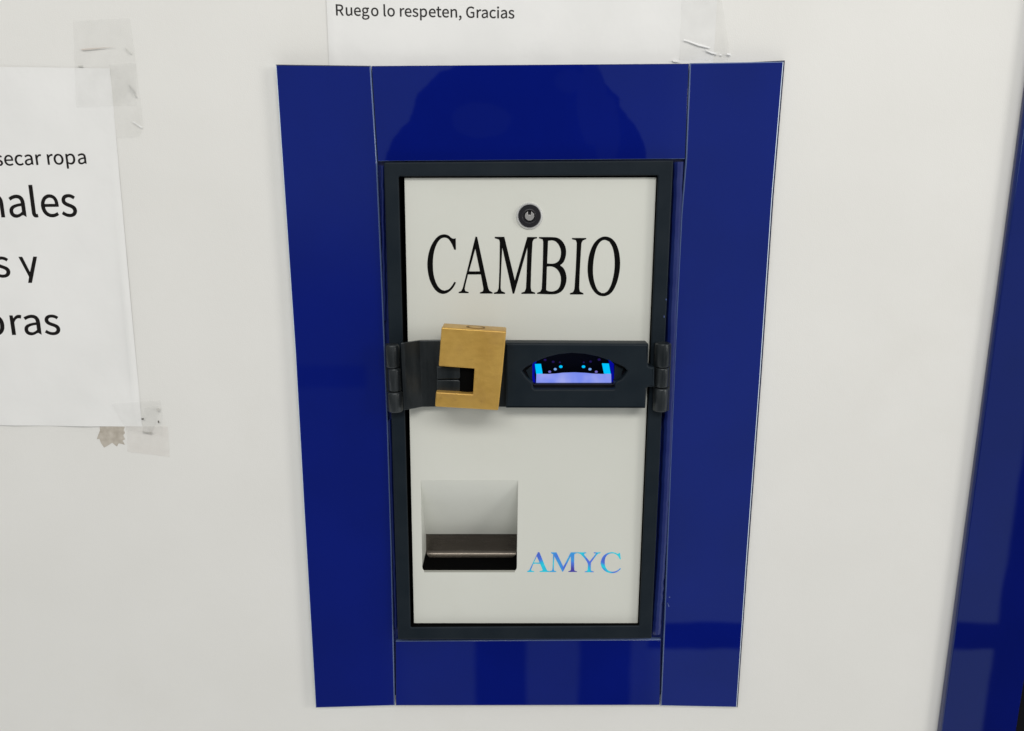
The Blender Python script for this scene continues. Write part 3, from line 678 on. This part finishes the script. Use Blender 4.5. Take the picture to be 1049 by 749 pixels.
# ------------------------------------------------------------------ blue strip and black edge at the right
st_l = [(1049.5,128),(1034,240),(1017,365),(1001,485),(983,616),(965,749)]
LB = [P(x,y,GD) for x,y in st_l]
x0,z0 = LB[-1]; x1,z1 = LB[0]
sx = (x1-x0)/(z1-z0)
bot = -.62; top = .75
wd = P(1041,749,GD)[0]-P(965,749,GD)[0]
q = [(x0+sx*(bot-z0),bot),(x0+sx*(bot-z0)+wd,bot),(x0+sx*(top-z0)+wd,top),(x0+sx*(top-z0),top)]
def side(n): return 0 if n.y < -.95 else 1
sp = plate('glass_strip', [q], 0.3, GD, [BLUE_DIMMED,BLUE_DIMMED], None, bev=.6, side=side, res=0)
tag(sp, 'tall narrow royal blue glass strip on the wall at far right', 'glass strip')
bq = [(q[1][0]+.0004,bot),(q[1][0]+.32,bot),(q[2][0]+.32,top),(q[2][0]+.0004,top)]
bp = plate('dark_opening', [bq], .2, 5, DARKGAP, None, bev=.5)  # black sheet stands in for the dark opening past the strip
tag(bp, 'black sheet for the dark opening beyond the tall blue strip in the lower right corner', 'dark opening')

# ------------------------------------------------------------------ light
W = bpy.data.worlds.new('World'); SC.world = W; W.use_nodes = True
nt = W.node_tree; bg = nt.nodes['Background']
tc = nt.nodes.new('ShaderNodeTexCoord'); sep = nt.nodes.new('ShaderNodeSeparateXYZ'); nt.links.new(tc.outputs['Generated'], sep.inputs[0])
class E:
    def __init__(s, o): s.o = o
def _m(op, *a):
    n = nt.nodes.new('ShaderNodeMath'); n.operation = op
    for i, v in enumerate(a):
        if isinstance(v, E): nt.links.new(v.o, n.inputs[i])
        else: n.inputs[i].default_value = v
    return E(n.outputs[0])
def add(a,b): return _m('ADD',a,b)
def sub(a,b): return _m('SUBTRACT',a,b)
def mul(a,b): return _m('MULTIPLY',a,b)
def step(a,b,x):
    n = nt.nodes.new('ShaderNodeMapRange'); n.interpolation_type = 'SMOOTHSTEP'
    nt.links.new(x.o, n.inputs['Value'])
    n.inputs['From Min'].default_value=a; n.inputs['From Max'].default_value=b; n.inputs['To Min'].default_value=0; n.inputs['To Max'].default_value=1
    return E(n.outputs[0])
def inv(a): return sub(1.0,a)
def band(x,a,b,s=.006):
    return mul(step(a-s,a+s,x), inv(step(b-s,b+s,x)))
def lerp(a,b,t): return add(a, mul(sub(b,a),t))
dx,dy,dz = E(sep.outputs[0]),E(sep.outputs[1]),E(sep.outputs[2])
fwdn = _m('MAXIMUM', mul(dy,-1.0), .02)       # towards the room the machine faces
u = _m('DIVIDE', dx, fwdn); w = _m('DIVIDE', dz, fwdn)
# the room: pale far wall, dim lower left, bright ceiling, floor brightened as fill, a dark rail, and somebody standing in front of the machine
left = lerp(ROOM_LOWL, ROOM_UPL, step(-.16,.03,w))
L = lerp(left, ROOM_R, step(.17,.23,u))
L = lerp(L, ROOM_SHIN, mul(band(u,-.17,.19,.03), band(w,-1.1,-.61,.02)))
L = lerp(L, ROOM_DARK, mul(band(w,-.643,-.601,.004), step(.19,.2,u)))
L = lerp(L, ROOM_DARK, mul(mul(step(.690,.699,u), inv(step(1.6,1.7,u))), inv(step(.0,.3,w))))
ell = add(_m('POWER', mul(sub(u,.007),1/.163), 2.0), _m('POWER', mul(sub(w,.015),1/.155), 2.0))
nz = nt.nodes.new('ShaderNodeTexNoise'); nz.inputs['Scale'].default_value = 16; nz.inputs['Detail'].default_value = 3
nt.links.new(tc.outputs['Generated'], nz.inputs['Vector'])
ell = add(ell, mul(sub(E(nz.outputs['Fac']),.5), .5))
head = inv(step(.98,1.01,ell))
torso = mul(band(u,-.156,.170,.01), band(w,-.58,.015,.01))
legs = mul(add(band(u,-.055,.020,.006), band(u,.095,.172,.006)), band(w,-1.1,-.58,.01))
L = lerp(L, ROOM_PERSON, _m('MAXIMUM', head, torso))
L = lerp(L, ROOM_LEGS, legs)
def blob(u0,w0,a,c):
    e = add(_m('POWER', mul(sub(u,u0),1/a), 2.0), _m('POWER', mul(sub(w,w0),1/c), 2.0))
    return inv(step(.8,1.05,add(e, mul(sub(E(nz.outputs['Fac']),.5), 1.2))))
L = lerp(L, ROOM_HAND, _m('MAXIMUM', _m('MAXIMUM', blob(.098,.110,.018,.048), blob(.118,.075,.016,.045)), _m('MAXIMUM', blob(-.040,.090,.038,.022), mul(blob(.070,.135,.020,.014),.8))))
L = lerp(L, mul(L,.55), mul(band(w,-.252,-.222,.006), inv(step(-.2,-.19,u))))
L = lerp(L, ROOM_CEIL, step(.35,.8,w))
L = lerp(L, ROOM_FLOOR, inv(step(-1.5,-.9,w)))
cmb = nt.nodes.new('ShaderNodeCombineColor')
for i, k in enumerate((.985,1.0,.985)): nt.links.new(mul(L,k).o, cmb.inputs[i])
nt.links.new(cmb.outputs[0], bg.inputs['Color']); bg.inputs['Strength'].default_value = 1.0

def lamp(name, loc, target, sx_, sy_, power, col):
    l = bpy.data.lights.new(name,'AREA'); l.shape='RECTANGLE'; l.size=sx_; l.size_y=sy_; l.energy=power; l.color=col
    o = bpy.data.objects.new(name,l); COL.objects.link(o); o.location=loc
    o.rotation_euler = (Vector(target)-Vector(loc)).to_track_quat('-Z','Y').to_euler()
lamp('ceiling_lamp', (.1,-2.3,1.7), (0,0,0), 2.4,.6, LAMP, (1.0,.97,.925))
lamp('ceiling_lamp', (2.6,-1.6,.75), (0,0,0), .7,1.0, LAMP2, (1.0,.97,.925))

SC.view_settings.view_transform='Standard'; SC.view_settings.look='None'; SC.view_settings.exposure=0; SC.view_settings.gamma=1
SC.render.engine='CYCLES'
SC.cycles.max_bounces=8; SC.cycles.transparent_max_bounces=12
try: SC.cycles.use_denoising=True
except Exception: pass
